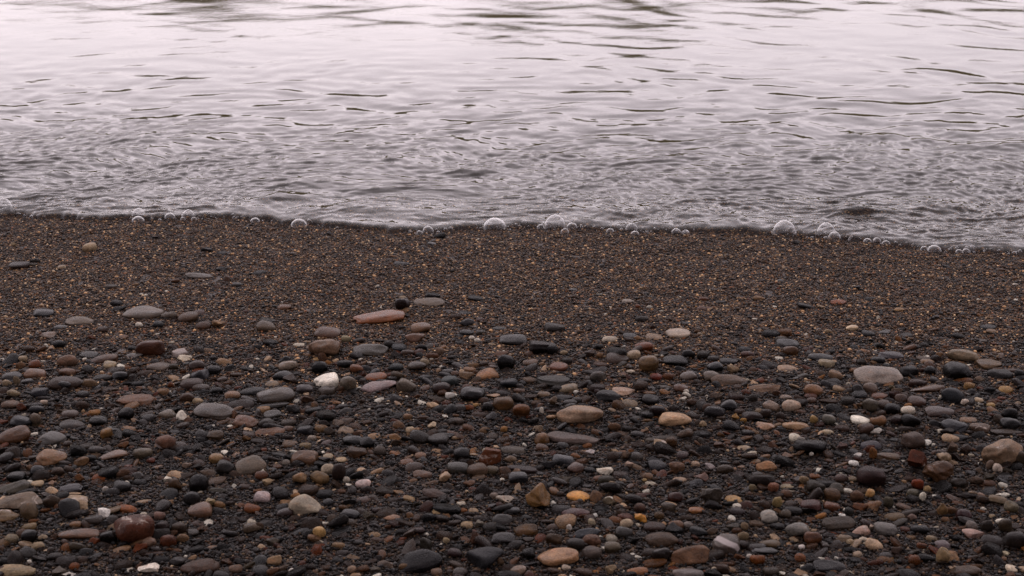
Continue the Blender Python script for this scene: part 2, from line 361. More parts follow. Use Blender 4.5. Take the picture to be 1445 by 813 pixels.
# ------------------------------------------------------------------ pebbles traced from the photograph
# tile  cx cy w h tilt colour [shape/style letters] | landmark phrase
# tiles are enlarged views: (x0, y0, scale). shape: a angular, w wedge, L/R narrow right/left, f arched; style: B banded V veined S speckled P patchy
TILES = dict(A=(0, 400, 3.8), B=(360, 400, 3.8), C=(720, 400, 3.8), D=(1065, 400, 3.8), E=(0, 600, 3.8), F=(360, 600, 3.8), G=(720, 600, 3.8), H=(1065, 600, 3.8),
             U=(0, 190, 3.0), V=(482, 190, 3.0), W=(964, 190, 3.0))
PAL = dict(k='1d1a1b', b='292b30', n='4e3c33', d='362a25', g='3d3836', m='5b5350', l='7d7370', w='c4b9ae', c='9a8772', t='86674e', o='774931', r='573a31', p='866d62', y='9a7040', v='5c5546')
DATA = '''
U 378 478 62 36 0 c |pale cream pebble alone on the upper-left sand
U 840 598 118 24 0 m |thin flat grey pebble lying on bare sand
U 940 570 50 24 0 k
U 1098 586 54 20 0 k
U 955 503 60 14 0 k
U 80 556 84 30 0 d
U 262 562 36 16 0 c
U 60 465 30 20 0 c
U 1005 636 46 22 0 g
U 470 645 50 20 0 m
U 148 535 46 20 0 g
V 722 636 28 14 0 t
V 253 548 66 14 0 k
V 678 458 18 12 0 c
W 418 618 44 14 0 k
W 1405 635 26 12 0 w
W 735 650 30 18 0 k
A 228 158 126 44 0 35343a |dark slate oval pebble on left sand
A 768 153 192 58 2 756a64 B |long light grey pebble on left sand
A 425 203 140 46 0 6e625a B
A 907 170 86 36 3 6e625a
A 1005 181 108 46 0 5d4c42
A 1068 155 60 22 0 r
A 1165 213 80 50 10 9a7a5e aP
A 1090 227 90 42 0 583d2b
A 850 220 56 34 0 b
A 628 106 64 32 0 k
A 640 135 70 30 0 k
A 748 222 40 28 0 w
A 325 238 70 28 0 g
A 548 248 58 32 0 n
A 255 278 94 40 10 7d685c R
A 490 290 50 36 0 6a4434 a
A 662 288 52 24 0 p
A 312 325 76 44 0 k
A 157 350 60 36 0 n
A 808 345 152 84 0 55382d |glossy reddish brown pebble on left sand
A 718 388 84 28 0 746f70
A 955 372 122 54 -8 877b7a a |lavender grey pebble with white chip
A 985 400 92 40 8 c0ae98 a
A 852 446 128 44 -2 6f625c
A 362 416 106 60 3 745b4e
A 562 404 150 46 10 5a463c R
A 588 438 66 38 0 a3937e
A 480 383 100 34 -3 g
A 110 445 58 50 0 7d604a
A 118 405 56 34 0 c
A 185 433 64 40 15 o
A 65 497 112 44 3 403c3d
A 190 487 118 54 0 75594a
A 362 478 96 44 0 6b5244
A 352 535 180 66 0 44352e
A 345 550 68 48 0 28262a
A 485 538 80 52 5 6b5848 S
A 40 537 52 40 0 c
A 88 525 34 56 0 857564
A 75 590 76 40 0 8b7b66
A 207 586 108 58 0 36363e
A 738 540 66 28 0 b
A 915 547 34 32 0 o
A 875 582 68 42 0 t
A 1075 488 114 66 0 4c4c53 a |angular blue-grey pebble
A 1148 468 70 50 0 k
A 1055 440 88 50 0 463832
A 1030 540 130 56 5 4a3a35
A 1075 560 90 40 0 4a372a
A 728 628 204 60 2 6e5447 f |long arched brown pebble
A 1002 614 78 54 0 n
A 1062 632 58 34 0 c a
A 1150 690 218 78 -6 534943 |large smooth dark taupe oval pebble
A 1318 745 136 60 -4 7a5b4c
A 898 703 96 50 0 6f645c
A 975 713 66 58 20 c4b8ac a |small bright white angular pebble
A 1245 600 86 46 5 86654c P
A 1355 580 130 50 0 232326
A 1155 578 80 44 0 k
A 505 693 66 32 0 946c47
A 375 703 92 46 5 n
A 675 700 86 64 0 k
A 385 757 132 44 -3 4a4443
A 110 742 124 60 -8 34343a
A 190 730 62 64 -20 6e6055
A 200 676 84 44 0 b
A 120 664 62 44 0 623b2b
A 55 648 100 40 0 766055
A 440 655 70 50 0 n
A 525 737 100 54 0 k
A 690 783 86 28 0 t
A 1290 650 150 44 0 362c28
A 550 505 100 36 0 g
A 640 497 90 50 0 k
A 235 640 40 28 0 a08f84
B 58 232 104 50 0 5f534a
B 58 197 100 40 0 44403f
B 158 130 70 32 0 6f5140
B 658 183 276 62 1 7d5139 |long orange-brown pebble on the sand
B 935 103 172 42 1 6e625a |flat grey-brown pebble beside the upright disc
B 787 112 76 66 0 33272390 |dark upright disc pebble
B 790 77 40 20 0 c
B 1183 82 84 30 0 b
B 1128 163 72 28 0 b
B 1135 212 84 44 0 4c4c52
B 1075 180 60 32 0 n
B 1210 197 54 24 0 r
B 890 240 110 50 3 725a4a
B 860 296 124 60 12 6e564b aL
B 390 265 138 58 -4 614a3f
B 372 345 168 96 8 7d6455 |large round tan-brown pebble
B 488 298 54 38 5 8f8570 a
B 237 329 66 18 0 b5a898
B 618 360 190 56 -3 4a443e f |dark arched grey pebble
B 727 328 76 46 0 2d2a2a
B 773 348 78 44 0 363a41
B 885 347 72 42 0 k
B 815 372 74 34 0 n
B 950 390 70 36 0 644636
B 990 365 44 44 0 806a5e
B 178 440 104 56 5 81746b S
B 350 452 86 62 0 23262b
B 152 497 108 54 0 25262a
B 380 525 144 76 -8 d8ccc0 R |brightest large white pebble
B 500 538 84 72 15 6d635a f
B 655 553 190 56 4 8a797d |smooth lavender-grey pebble
B 812 552 110 68 -5 6a5f57 w |pointed grey pebble
B 545 458 76 44 0 80533a
B 645 503 126 44 8 784b30 |tilted rust-orange pebble
B 757 449 86 44 0 3e4347
B 762 492 74 42 0 5a4f46
B 868 444 100 52 3 4f4640
B 910 425 50 44 0 9a8c7c a
B 480 432 84 44 0 k
B 330 408 44 22 0 a5845a
B 90 542 80 36 -5 8f7a66
B 265 566 102 44 0 4c474a
B 388 577 92 50 0 4f4743
B 110 605 210 80 12 4e4239 B |long dark tilted striped pebble
B 100 655 160 40 8 2f2a26
B 95 704 98 42 0 4a4644
B 60 750 86 50 0 403b3a
B 180 747 84 42 0 544c48
B 488 740 84 36 0 5c4e47
B 1133 494 78 42 0 7e6652
B 1238 489 128 54 5 8d684d R |tan teardrop pebble
B 1348 425 100 82 0 201e20 |round black pebble
B 1362 535 104 56 0 2f3238
B 1045 522 90 50 5 404548
B 1000 565 106 60 0 3d2e2a
B 1165 590 130 78 0 221e1e
B 1045 603 52 38 0 c4bcb6 a
B 972 620 94 34 0 4c4035
B 1145 668 60 40 0 o
B 1185 655 34 26 0 a5845a
B 1245 662 62 50 0 34302f
B 1330 645 110 70 10 624c39 S
B 1225 548 66 26 0 t
B 1430 685 96 70 0 6a4a36 S
B 1380 302 150 56 0 2f2d2d
B 1320 378 70 34 0 7a6055
B 1160 293 36 26 0 w
B 1190 305 34 24 0 w
B 1275 327 50 18 0 c
B 950 762 52 36 15 b8a48e a
B 832 788 50 40 0 ae9c88
B 1135 265 80 34 0 k
B 1310 243 80 22 0 k
B 1090 740 60 34 0 5b4e48
B 1200 708 90 34 0 n
B 820 715 50 36 0 t a
B 1035 472 66 24 0 g
C 242 240 110 46 0 3c3736 |dark oval pebble on mid sand
C 178 342 150 66 0 2a2423
C 220 357 64 50 0 k
C 285 373 48 28 0 a3917c a
C 535 303 88 38 3 aaa096 S
C 642 285 74 34 0 b
C 680 295 46 28 0 t
C 772 291 94 36 0 8d7562
C 900 270 126 48 6 9d8e84 S |pale pinkish pebble on the sand
C 715 340 96 46 0 6e412d
C 660 384 72 44 0 917f6c S |speckled cream round pebble
C 430 376 66 46 0 n
C 478 390 36 34 0 t
C 575 402 128 52 -4 4b3d37 L
C 743 430 106 84 0 6d5945 B |two-tone olive round pebble
C 885 414 140 56 0 242426 |glossy black oval pebble
C 955 382 80 52 0 2a292b
C 1035 384 70 46 0 3c3734
C 1086 405 66 36 0 g
C 1097 450 82 50 0 2c2f36
C 1195 462 70 54 -20 8a7560
C 1272 382 72 34 0 r
C 1262 355 80 30 0 k
C 1170 418 96 34 0 k
C 262 448 100 44 -15 725044
C 105 425 80 36 5 6e5749
C 305 418 56 40 0 403a38
C 488 435 84 36 0 5e4a42
C 480 464 96 34 0 352e2c
C 478 500 86 54 0 585351
C 230 522 186 64 0 3b3836 |big smooth dark grey oval pebble
C 100 520 74 38 0 6b5a50
C 315 564 112 46 3 7a6c5d
C 352 583 30 20 0 d0c8c0
C 645 474 46 24 0 b0a498
C 602 580 130 48 0 967c6c a |pale pink-tan flat pebble
C 525 605 130 56 0 1f1d1e
C 465 560 90 44 0 3a2a26
C 640 645 90 34 0 857464 P
C 700 548 76 52 0 4f4038
C 712 522 70 30 0 34302f
C 782 503 64 36 0 7a3a25 a
C 845 500 60 40 0 6a452f a
C 955 497 86 48 5 5e534e
C 1080 498 88 50 8 62574f
C 1170 522 190 50 -3 625248 |long flat taupe pebble
C 920 567 92 44 0 614a40
C 942 580 32 26 0 w
C 815 558 86 30 0 4f443d
C 1110 606 84 40 0 5d5048
C 1210 607 84 44 0 43302b
C 1360 563 170 44 2 7d6554 a
C 1095 690 110 64 -15 333034
C 1060 668 56 50 0 5a463e
C 1400 660 90 50 -15 806d62
C 1330 684 52 28 0 8a7868
C 372 703 238 100 4 917a69 B |biggest banded tan pebble
C 876 728 176 72 -2 a68970 f |tan bean-shaped pebble
C 62 685 96 54 0 63442f P
C 168 684 22 40 0 w a
C 1030 756 44 40 0 a08a72
C 1370 765 110 50 0 8f725e aP
C 1250 735 36 30 0 a07a48
C 1210 717 40 36 -30 a07a48
C 560 770 66 46 0 6b5242
C 290 612 90 32 -3 3c3a3d
C 980 640 80 46 0 503c31
C 750 625 90 54 0 232022
C 180 598 70 30 0 7a6450
C 230 630 50 50 0 7a6656
C 1230 690 60 40 0 n
C 1300 715 110 50 0 3a2d2b
C 790 685 90 60 0 33272a
C 1300 620 50 50 0 3d3632
C 1170 655 90 56 0 1f1d1f
C 690 725 90 20 0 3a3331
C 495 60 70 18 0 v
C 633 95 66 22 0 8a7f78
C 1035 85 62 26 0 6e452f
C 685 125 30 24 0 o
C 1335 80 64 28 0 8a6d54
C 1130 100 60 22 0 g
C 1020 135 60 24 0 6a5046
C 705 192 70 30 0 g
C 337 35 44 20 0 k
C 945 213 70 18 0 k
D 450 102 86 24 0 7d4d38 |thin rust-red pebble on the sand
D 352 124 40 22 0 a08c78
D 768 141 62 24 0 9a7a58
D 620 85 60 24 0 k
D 521 240 64 32 0 af9c86 |cream disc on the right sand
D 388 258 42 26 0 c
D 610 270 72 36 0 k
D 695 260 76 26 0 g
D 810 278 80 28 0 g
D 90 270 90 40 0 k
D 158 262 76 40 0 6e523f
D 178 322 126 46 0 202023
D 192 362 80 54 0 5d4534
D 350 340 56 16 0 c
D 355 395 140 34 0 1c1a1b
D 382 428 96 44 -18 827563 P
D 725 385 146 40 0 4a464d |flat slate pebble
D 660 410 80 36 0 25282d
D 727 412 26 22 0 8a5a3c
D 1115 387 168 70 -6 807060 |large grey-tan oval pebble on the right
D 1255 432 140 50 3 725c4a B
D 910 405 90 28 0 5b4d45
D 990 384 40 34 0 t
D 657 497 256 80 2 8a7f7a B |large pale grey striped pebble
D 533 468 74 32 0 80624e
D 434 492 78 48 -8 927763
D 175 458 108 32 -4 9f8775 P
D 80 440 90 40 0 2e2423
D 100 449 30 20 0 8a5030
D 312 572 96 56 -8 86644c
D 450 565 64 36 -10 947e6a
D 620 562 84 54 -10 715e55
D 735 558 44 44 0 6f6350 a
D 755 598 72 54 0 4a3028
D 780 560 56 26 0 1d1d20
D 830 472 96 52 0 28282b B
D 940 467 64 50 0 1d1c1e
D 1090 470 144 84 5 202023 |biggest matt black pebble
D 1320 489 130 52 0 2c2b2d
D 1420 487 60 50 0 202023
D 1268 258 56 26 0 8a7464
D 1250 236 78 24 0 k
D 920 566 200 40 8 604a3c R |long thin tilted brown pebble
D 870 537 100 44 0 3f2d28
D 1057 600 116 80 -22 373a40 |tilted blue-black oval pebble
D 1125 640 46 44 0 c2b0a4 a
D 1200 628 46 32 -15 b8a590
D 1265 655 46 30 0 a88c64
D 1150 552 60 44 0 8f6f4a
D 1347 570 72 36 0 a6855c a
D 870 635 104 52 0 533f38
D 990 687 176 50 -3 4d3d37 |long dark brown bar-shaped pebble
D 740 674 90 54 0 1f1d1f
D 620 652 88 70 0 5b544d |round stone-grey pebble
D 690 650 70 44 -20 5d4e47
D 195 656 110 60 8 9d8b80 w |pale pinkish wedge pebble
D 163 611 74 30 0 86756b
D 398 732 76 56 -15 63605a
D 318 730 44 46 0 a0845a a
D 217 766 134 50 -2 97795f |tan oval pebble
D 568 735 102 46 -12 cabfb2 |bright white tapered pebble
D 662 738 82 54 0 805d43
D 820 683 78 46 5 c0b2a4 aP
D 598 783 80 58 10 4f3e38
D 1075 765 136 54 -15 3f4046 |dark slate tapered pebble
D 1145 735 88 30 0 876a54
D 1210 775 110 50 0 725e54 P
D 1368 702 90 60 0 201e1f
D 1370 754 104 56 0 1f1e20
D 1320 618 50 24 0 7a5348
D 835 737 100 70 0 1e1c1d
D 765 735 70 50 0 3d2a26
D 670 605 90 36 0 6e4731
D 560 595 90 44 0 1f1d1e
D 500 630 80 50 0 g
D 400 632 100 30 0 n
D 300 605 66 30 0 6a4a40
D 60 700 60 50 0 43342e
D 140 712 50 44 0 43342e
D 1255 573 70 36 0 k
D 470 777 80 40 0 4d3c36
D 420 530 90 30 0 2d2928
D 1210 515 60 34 0 7a675a
E 75 55 190 84 15 624839 |big tilted brown pebble at the left edge
E 287 74 150 60 -4 4d4947 L |pointed dark grey pebble
E 280 172 146 76 -3 82634b L |tan egg-shaped pebble on the left
E 568 48 66 62 10 84633f
E 523 130 94 42 0 524d4d
E 460 113 84 30 0 4a4440
E 610 162 150 44 18 6e574a R
E 663 108 62 44 0 6e4d35
E 765 150 106 56 8 60574d
E 888 95 108 72 5 6e554c V |brown pebble crossed by a white vein
E 1155 57 90 50 0 524439
E 1162 180 80 54 0 806547 S
E 1338 222 156 78 15 655b53 |tilted grey oval pebble
E 1205 228 106 70 -10 363231
E 1050 122 76 44 8 35302e
E 1003 218 50 34 0 7b6658
E 1320 72 54 46 0 6e5238
E 1115 255 100 36 -8 62534a
E 1400 270 70 44 0 6a432e
E 948 270 106 34 -14 a0846a
E 898 290 46 30 0 d2c6b8
E 940 320 84 66 -20 523d2b
E 1165 300 100 36 15 6e5d54
E 1180 350 130 30 0 4a443a
E 1065 312 100 90 0 201e20
E 1028 395 86 76 0 333133 |round charcoal pebble
E 1068 458 136 74 8 6f574b R |brown teardrop pebble
E 1125 415 60 46 0 978466
E 1180 428 60 38 0 866648
E 1350 450 86 44 -5 7f523a P
E 1293 430 66 34 0 6e4a35
E 1360 548 110 56 8 5d5147
E 1065 530 70 32 0 5d4f4c
E 960 550 84 54 0 4a3d34
E 855 488 60 44 0 856860
E 715 555 208 136 15 5e3d32 P |large red-brown stone with white patches
E 770 497 90 30 -5 6e4d3f
E 900 622 90 66 0 623d30
E 978 608 66 50 0 80634a
E 795 630 92 46 15 735c50
E 420 586 220 54 -1 664e41 f |long brown bar-shaped pebble
E 688 452 104 42 0 7f5035
E 556 472 76 56 -10 c8bfba a |bright white shell-like chip
E 410 418 166 76 0 917c68 aP |knobbly cream conglomerate stone
E 275 408 86 66 0 4a3f38
E 155 465 128 84 -40 5f5041 |olive-brown leaning slab pebble
E 100 415 250 90 14 75665a aP |big pale sloping stone at the left edge
E 30 490 140 60 0 77634c P
E 75 340 170 56 10 4d4840 R
E 380 343 136 44 0 3b383d
E 200 315 66 36 0 a8937a
E 283 313 62 28 0 8a6a54
E 432 285 66 44 0 725038
E 535 283 84 38 -3 7f4d32
E 655 262 78 50 15 634c40
E 305 250 80 50 0 524238
E 208 250 84 62 0 k
E 85 280 100 60 0 1e1d1f
E 655 330 100 60 10 2e2c2d
E 750 272 90 36 0 g
E 755 305 80 32 0 k
E 565 345 34 34 0 b8aca4 a
E 145 685 100 56 -12 363231
E 160 595 90 76 0 k
E 155 545 80 40 0 80694a
E 65 610 72 50 0 857868
E 200 650 84 44 0 94826c P
E 225 605 54 36 15 a09080
E 95 782 190 66 0 8a7a64 S |large sandy-coloured stone at bottom left
E 800 765 130 66 -10 c6b8ac a |white angular pebble near the bottom
E 1070 762 206 72 2 534139 |long dark brown slab pebble
E 1262 772 72 42 0 7d6558
E 398 760 58 46 0 75482f
E 320 785 80 50 0 5e5349
E 370 802 76 30 0 c4bab2
E 160 732 30 22 0 w
E 640 672 130 32 12 7a5d42
E 840 690 130 26 0 523f36
E 1140 658 60 26 0 8d7364
E 405 535 66 40 0 815d3e
E 500 510 110 50 0 3d332e S
E 330 720 54 28 0 a08d7a
E 430 195 90 50 0 6a523e a
E 485 178 66 36 0 k
E 160 230 40 44 0 7a5d4a
E 205 212 50 28 0 6e5240
E 580 600 90 70 0 242122
E 870 550 70 60 0 3a302f
E 860 725 90 40 0 k
E 950 730 90 50 0 2f2927
E 30 735 70 44 0 252223
E 810 190 50 30 0 6e3f32
F 82 40 156 42 0 6e5345 |flat brown oval pebble
F 268 32 92 54 0 37373d
F 345 22 50 44 -15 8a6e52 S
F 405 35 74 46 0 4a3f38
F 488 33 88 40 -8 8f7b6c B
F 305 72 48 34 0 958b85
F 185 104 80 38 0 6e5744
F 270 112 64 36 0 827059
F 265 175 142 66 0 6e5648 |smooth brown oval pebble
F 390 172 58 34 5 a3937f
F 462 186 58 28 5 ad9880
F 165 203 48 38 0 7d7673
F 388 236 72 58 20 928578
F 448 255 72 94 0 3a2f2c |dark upright oval pebble
F 250 282 102 72 0 8a6e53 aS |tan blocky rounded pebble
F 348 285 100 60 -25 6e5a45
F 490 294 36 40 0 b8ac9f
F 580 314 84 50 -3 a69596 |pinkish white smooth pebble
F 68 305 58 44 0 a58f76
F 40 385 96 58 -5 948589 |pale lavender oval pebble
F 275 434 170 84 -22 94897d L |pale grey tilted long pebble
F 543 150 122 66 0 523c2d a
F 525 85 110 54 0 1f1d1d
F 600 95 80 60 0 1d1b1c
F 668 138 70 54 -15 5d5552
F 760 67 84 36 0 8a6642
F 745 152 74 38 0 8f6344
F 832 30 46 38 0 a08a80
F 980 80 120 66 0 373231 w |dark grey wedge pebble
F 1070 70 46 22 0 8d745a
F 885 163 62 34 0 93786a
F 812 198 76 36 8 724d35 P
F 850 230 94 44 0 52443e
F 895 267 102 42 -8 735b4f
F 1015 280 82 58 -15 937b66 a
F 1095 232 128 60 0 474542
F 1195 243 104 72 25 5d4d43
F 1262 165 124 104 0 6e4635 aP |angular reddish-brown rock
F 1150 315 68 42 -15 795946
F 1365 185 72 40 0 796452
F 1385 135 140 44 -1 5e5752 B
F 1270 245 70 50 0 5f5446 a
F 968 372 150 56 -8 4e3e39 a |dark brown flat tile-like pebble
F 822 395 86 34 -15 997f61
F 740 405 100 36 0 3a302d
F 583 402 80 36 0 5e4b44
F 375 372 84 46 0 202023
F 215 380 56 36 0 8e6946
F 345 576 70 62 0 a8895f |round cream-gold pebble
F 730 496 100 34 -2 8f6f5c R |small pinkish spindle pebble
F 505 475 120 50 -10 1f1d1e
F 510 520 80 34 0 4f4238
F 1340 400 104 40 0 9e948c a
F 1280 380 48 36 0 857670
F 980 468 66 30 -15 a08a6d a
F 1135 538 68 42 0 9a866f a
F 1200 527 50 36 0 827c76
F 1172 460 54 26 0 957d65
F 1060 433 32 28 0 b08f62
F 1115 457 50 28 0 7a5238
F 645 588 66 26 0 8d745c
F 448 646 74 38 -8 84694d
F 920 640 60 72 20 484541 w
F 880 737 230 92 5 28272c |very large blue-black stone
F 800 763 62 46 0 6e553e
F 1235 710 184 104 10 38383d w |large dark slate wedge stone
F 103 728 84 62 0 927860 a
F 205 790 54 42 0 bdb2ac
F 643 775 60 40 0 6a6058
F 1100 790 80 50 0 4d4440
F 1190 605 90 70 0 52382a a
F 95 625 70 50 0 544a40
F 550 628 60 28 0 g
F 1072 685 80 50 0 422b2b
F 1320 735 44 44 0 624f40
F 935 497 70 50 0 k
F 1260 548 80 50 0 35302d
F 1330 510 120 50 0 35302e
F 1330 610 130 56 0 2f2a2a
F 518 775 50 40 0 927a6a a
F 1025 620 36 44 0 a08f78
F 970 790 60 44 0 7d675a
F 1410 780 90 50 0 77655a P
F 1335 25 40 40 15 956d42
F 1345 65 36 40 0 7d5836
F 1380 460 100 44 0 232224
F 30 268 66 44 0 624330
F 20 545 50 50 0 55453b
F 160 470 100 44 0 3f2d29
F 1110 160 90 70 0 1f1d1d
G 340 75 270 62 -3 615654 |large flat half-buried grey slab
G 170 78 76 62 0 6e523a S
G 172 122 70 40 0 5e412c
G 280 112 66 40 0 1f1d1d
G 352 168 58 34 -15 7f5638
G 430 145 50 34 0 c0b4b4 a
G 550 168 62 50 8 4d403c
G 618 165 64 46 35 624e40
G 678 172 66 50 0 585351
G 280 187 120 52 -8 3e3f45 |blue-grey oval pebble
G 212 213 80 46 0 2d2d33
G 347 232 92 54 15 5d473f
G 515 247 104 50 -3 b8ac9f a |white flat pebble
G 588 266 86 34 0 4d403d
G 788 218 100 54 10 38373d |dark purple-grey pebble
G 925 162 68 44 0 584c4d
G 895 230 92 60 0 6e5648 a
G 908 293 80 30 3 9b8574
G 995 315 90 40 3 3e3f45
G 1072 225 66 44 -15 8f8589 a
G 995 210 46 34 0 a58f80
G 1255 123 72 24 0 a6937f
G 800 108 80 60 -15 8f7a65 aP
G 862 92 66 56 0 5d4532
G 600 45 76 34 0 614e43
G 825 68 140 24 0 524d4b
G 935 45 90 48 0 584a41
G 150 390 140 120 0 80603c a |big ochre angular stone
G 367 381 118 48 -3 bb8a54 |bright orange-cream oval pebble
G 352 470 146 44 -4 4e2b28 P |dark red mottled pebble
G 700 495 74 54 -10 ae7a34 a |small bright ochre yellow pebble
G 537 410 82 44 -5 736655
G 548 322 40 44 0 897460
G 645 404 50 36 0 5e4d43
G 695 443 66 50 0 624b43
G 798 487 54 46 0 5d4832
G 850 440 84 54 -15 554c45
G 885 388 76 56 0 4d302a
G 995 457 94 36 -4 8e5e3a |slim orange-brown pebble
G 1070 375 140 104 0 4d4641 a |large dark grey angular stone
G 1197 401 96 42 -5 9f7f59 |golden tan oval pebble
G 1215 433 52 30 0 cabfb4
G 1190 500 44 30 -15 c4bab0
G 1385 492 92 60 0 898481 |smooth light grey pebble
G 622 528 72 50 8 ae9c8a P
G 438 522 40 44 0 a09584 a
G 315 552 30 40 0 c0b4ac a
G 460 488 50 26 -20 b0aba6
G 610 580 96 56 0 3d3a38
G 410 582 140 44 15 2e313a
G 438 616 100 62 -5 6d5347 S
G 350 640 100 64 0 373231
G 545 610 64 44 0 968f87
G 548 658 90 60 0 5f5549
G 437 684 108 70 3 524946
G 258 705 222 86 5 9a765a S |large speckled tan pebble
G 888 535 84 48 -5 6d5548
G 955 540 48 46 0 7f7878
G 765 545 130 50 8 493935
G 810 615 180 76 5 524238 S |broad brown half-buried slab
G 808 695 96 76 0 322d2c
G 970 703 226 100 6 6a5040 aR |large brown wedge stone
G 1158 634 154 92 0 5d5553 V |grey stone crossed by pale veins
G 960 794 180 56 0 6e6769 |lavender-grey stone at the bottom edge
G 1325 722 80 56 0 7e5137
G 1280 705 36 30 0 c0b6ae
G 1360 675 140 44 0 2d2d2f
G 1390 635 120 44 0 574632
G 1250 597 60 50 0 816f59 P
G 1200 545 70 46 0 524c47 a
G 1255 543 42 46 0 8e7964
G 540 775 60 60 -20 958068 P
G 685 785 120 40 0 845632 P
G 85 565 130 56 0 614932
G 235 612 90 56 0 4d3d30
G 100 690 80 60 0 252324
G 1005 570 96 50 0 1e1e21
G 1215 465 84 46 0 3d2d2d
G 1030 280 90 50 0 6d534b a
G 1370 222 120 60 -8 916e54 aP |tan angular mottled pebble
G 1412 335 60 54 0 8e5e49 a
G 1298 340 44 44 0 7a6e5a
G 718 336 44 36 0 7a6054
G 735 275 60 36 0 7a5f4a
G 718 296 30 22 0 a88f68
G 425 243 66 34 0 k
G 770 190 100 40 0 232226
G 515 300 90 60 0 3f3a32
G 635 215 60 40 0 a08a80 aP
G 710 375 90 24 0 5d3d35
G 60 235 170 40 -10 3e3333
G 40 283 110 66 0 313136
G 1150 240 90 50 0 473b32
G 1175 775 70 40 0 8a6f58 P
G 1095 775 38 34 0 b0a294
G 1400 790 90 50 0 473f39
G 300 765 50 34 0 a5968a
H 390 38 62 32 0 a89984
H 650 35 70 40 0 aaa6a4 P
H 215 70 66 44 0 c5b8a8 |white rounded pebble on the right
H 250 82 46 40 0 8f8a88
H 300 112 180 90 0 1f1d1f |broad black stone
H 628 110 128 44 -3 48454d |flat purple-grey pebble
H 465 112 66 40 0 6d5957
H 530 205 56 34 0 d4ccc6 a
H 555 163 44 36 0 c0b8b4
H 303 157 26 30 0 w a
H 170 163 76 36 -8 735847
H 635 152 44 62 -5 845832
H 718 170 140 40 -4 574331
H 850 87 120 86 12 524540 |dark mauve-brown stone
H 925 95 52 32 10 d0c8c0
H 865 187 136 104 5 623c2f aP |angular red stone with orange side
H 1010 172 90 64 -25 8f7a65 aB
H 985 250 180 110 8 604838 a |angular brown chunk
H 625 275 150 110 -15 433333 |rounded purple-brown stone
H 1060 122 56 64 0 7b685e
H 1130 130 66 54 0 4d3d36
H 1320 142 250 136 6 86705f aP |largest pinkish-beige rock at the right edge
H 1415 172 76 80 0 4d433b
H 1302 232 52 52 0 b8a598 P
H 1262 215 40 60 0 7d6a60
H 1155 255 64 36 0 606066
H 1350 38 170 32 0 4d423b
H 1100 68 80 40 -8 2f3136
H 465 285 74 48 8 5e4d49
H 523 290 46 26 0 8a7a68
H 320 275 70 32 0 7a5034
H 265 295 54 44 0 8a7660 P
H 325 332 110 70 0 3d362f
H 437 342 90 54 0 4d4843
H 415 374 90 60 0 5d4838
H 380 350 26 24 0 w
H 172 330 74 28 0 92846f
H 170 368 66 44 0 73594b
H 120 415 54 64 0 9a865f a
H 300 427 110 60 0 523633
H 412 437 88 50 0 6f4b3d
H 550 385 76 64 0 624e42
H 622 369 54 52 0 a6845a |small round golden pebble
H 872 318 66 56 0 7e4227 aP
H 925 343 42 38 0 a08868
H 848 365 66 46 0 625d52
H 900 385 40 56 35 cabfb0
H 718 413 50 64 10 585349
H 800 438 80 36 -18 6d5b53
H 565 440 80 50 -5 6f472a
H 615 432 46 22 0 a09080
H 470 486 44 38 -20 dcd6d0 a |tiny bright white chip
H 505 462 50 46 0 3e3d3b
H 165 477 66 50 0 584d42
H 230 562 122 76 -3 6b6663 |smooth round light grey stone
H 705 562 120 72 -2 656161 |smooth grey oval stone
H 885 564 100 54 0 292a2e
H 752 495 110 46 3 645342
H 840 495 54 38 0 85706a P
H 570 570 100 60 10 9f857d aP |pinkish white angular stone
H 625 548 30 34 0 b5a59c
H 310 605 96 66 0 624230
H 480 615 80 50 0 796550
H 512 628 40 36 0 a5927c
H 578 614 54 32 0 b8a898
H 620 630 40 44 0 97835f
H 445 530 180 60 -4 473e37
H 1015 707 100 104 15 8f795e aP |large angular cream stone
H 1005 643 96 44 3 62565a
H 1165 582 134 60 0 9a7f79 a |pinkish slab stone
H 1165 537 66 40 0 6d605b
H 1342 690 46 36 -15 b8a88e
H 1378 772 66 38 0 b0a598 |off-white pebble at bottom right
H 1345 540 70 80 0 4d4339
H 1375 442 86 64 25 625a4d a
H 1298 400 110 56 -8 726352 aP
H 1005 455 56 72 15 7a6145 a
H 1060 463 60 48 0 624733
H 1120 485 80 64 0 442b2c
H 1272 490 34 24 0 a8947c
H 1228 450 30 20 0 w
H 970 383 40 22 0 b8b0a8
H 1215 380 42 36 0 957c70
H 1165 370 56 36 0 7d6752
H 1100 310 110 70 0 3d3632 a
H 1185 300 80 50 0 58473d
H 1250 280 70 50 0 4d453b
H 855 725 64 60 0 6e452b
H 895 650 56 36 0 6e452e
H 550 694 50 34 0 a39080
H 438 713 32 26 0 c0b8b0 a
H 240 712 62 50 0 8e5e44
H 262 763 40 26 0 b8aca0
H 250 655 36 26 0 c4b8b4
H 20 722 60 56 0 72452a
H 80 632 130 48 0 524539
H 60 675 130 40 0 1e1d1f
H 390 757 180 60 0 2a282c
H 760 675 60 50 0 4d3d36
H 1130 782 170 50 0 524338 |flat sandy brown slab at the bottom
H 1390 620 120 90 0 312c2a
H 1245 540 60 60 0 3e3631
H 945 610 60 36 0 8a7a66
H 215 615 60 30 0 8e7b68
'''
stones = []
for ln in DATA.strip().splitlines():
    body, _, phrase = ln.partition('|')
    f = body.split()
    x0, y0, s = TILES[f[0]]
    cx, cy, w, h, ang = map(float, f[1:6])
    c = f[6]; c = PAL.get(c, c)[:6]
    opt = f[7] if len(f) > 7 else ''
    stones.append(dict(x=x0 + cx / s, y=y0 + cy / s, w=w / s, h=h / s, ang=ang, hex=c, opt=opt, phrase=phrase.strip()))
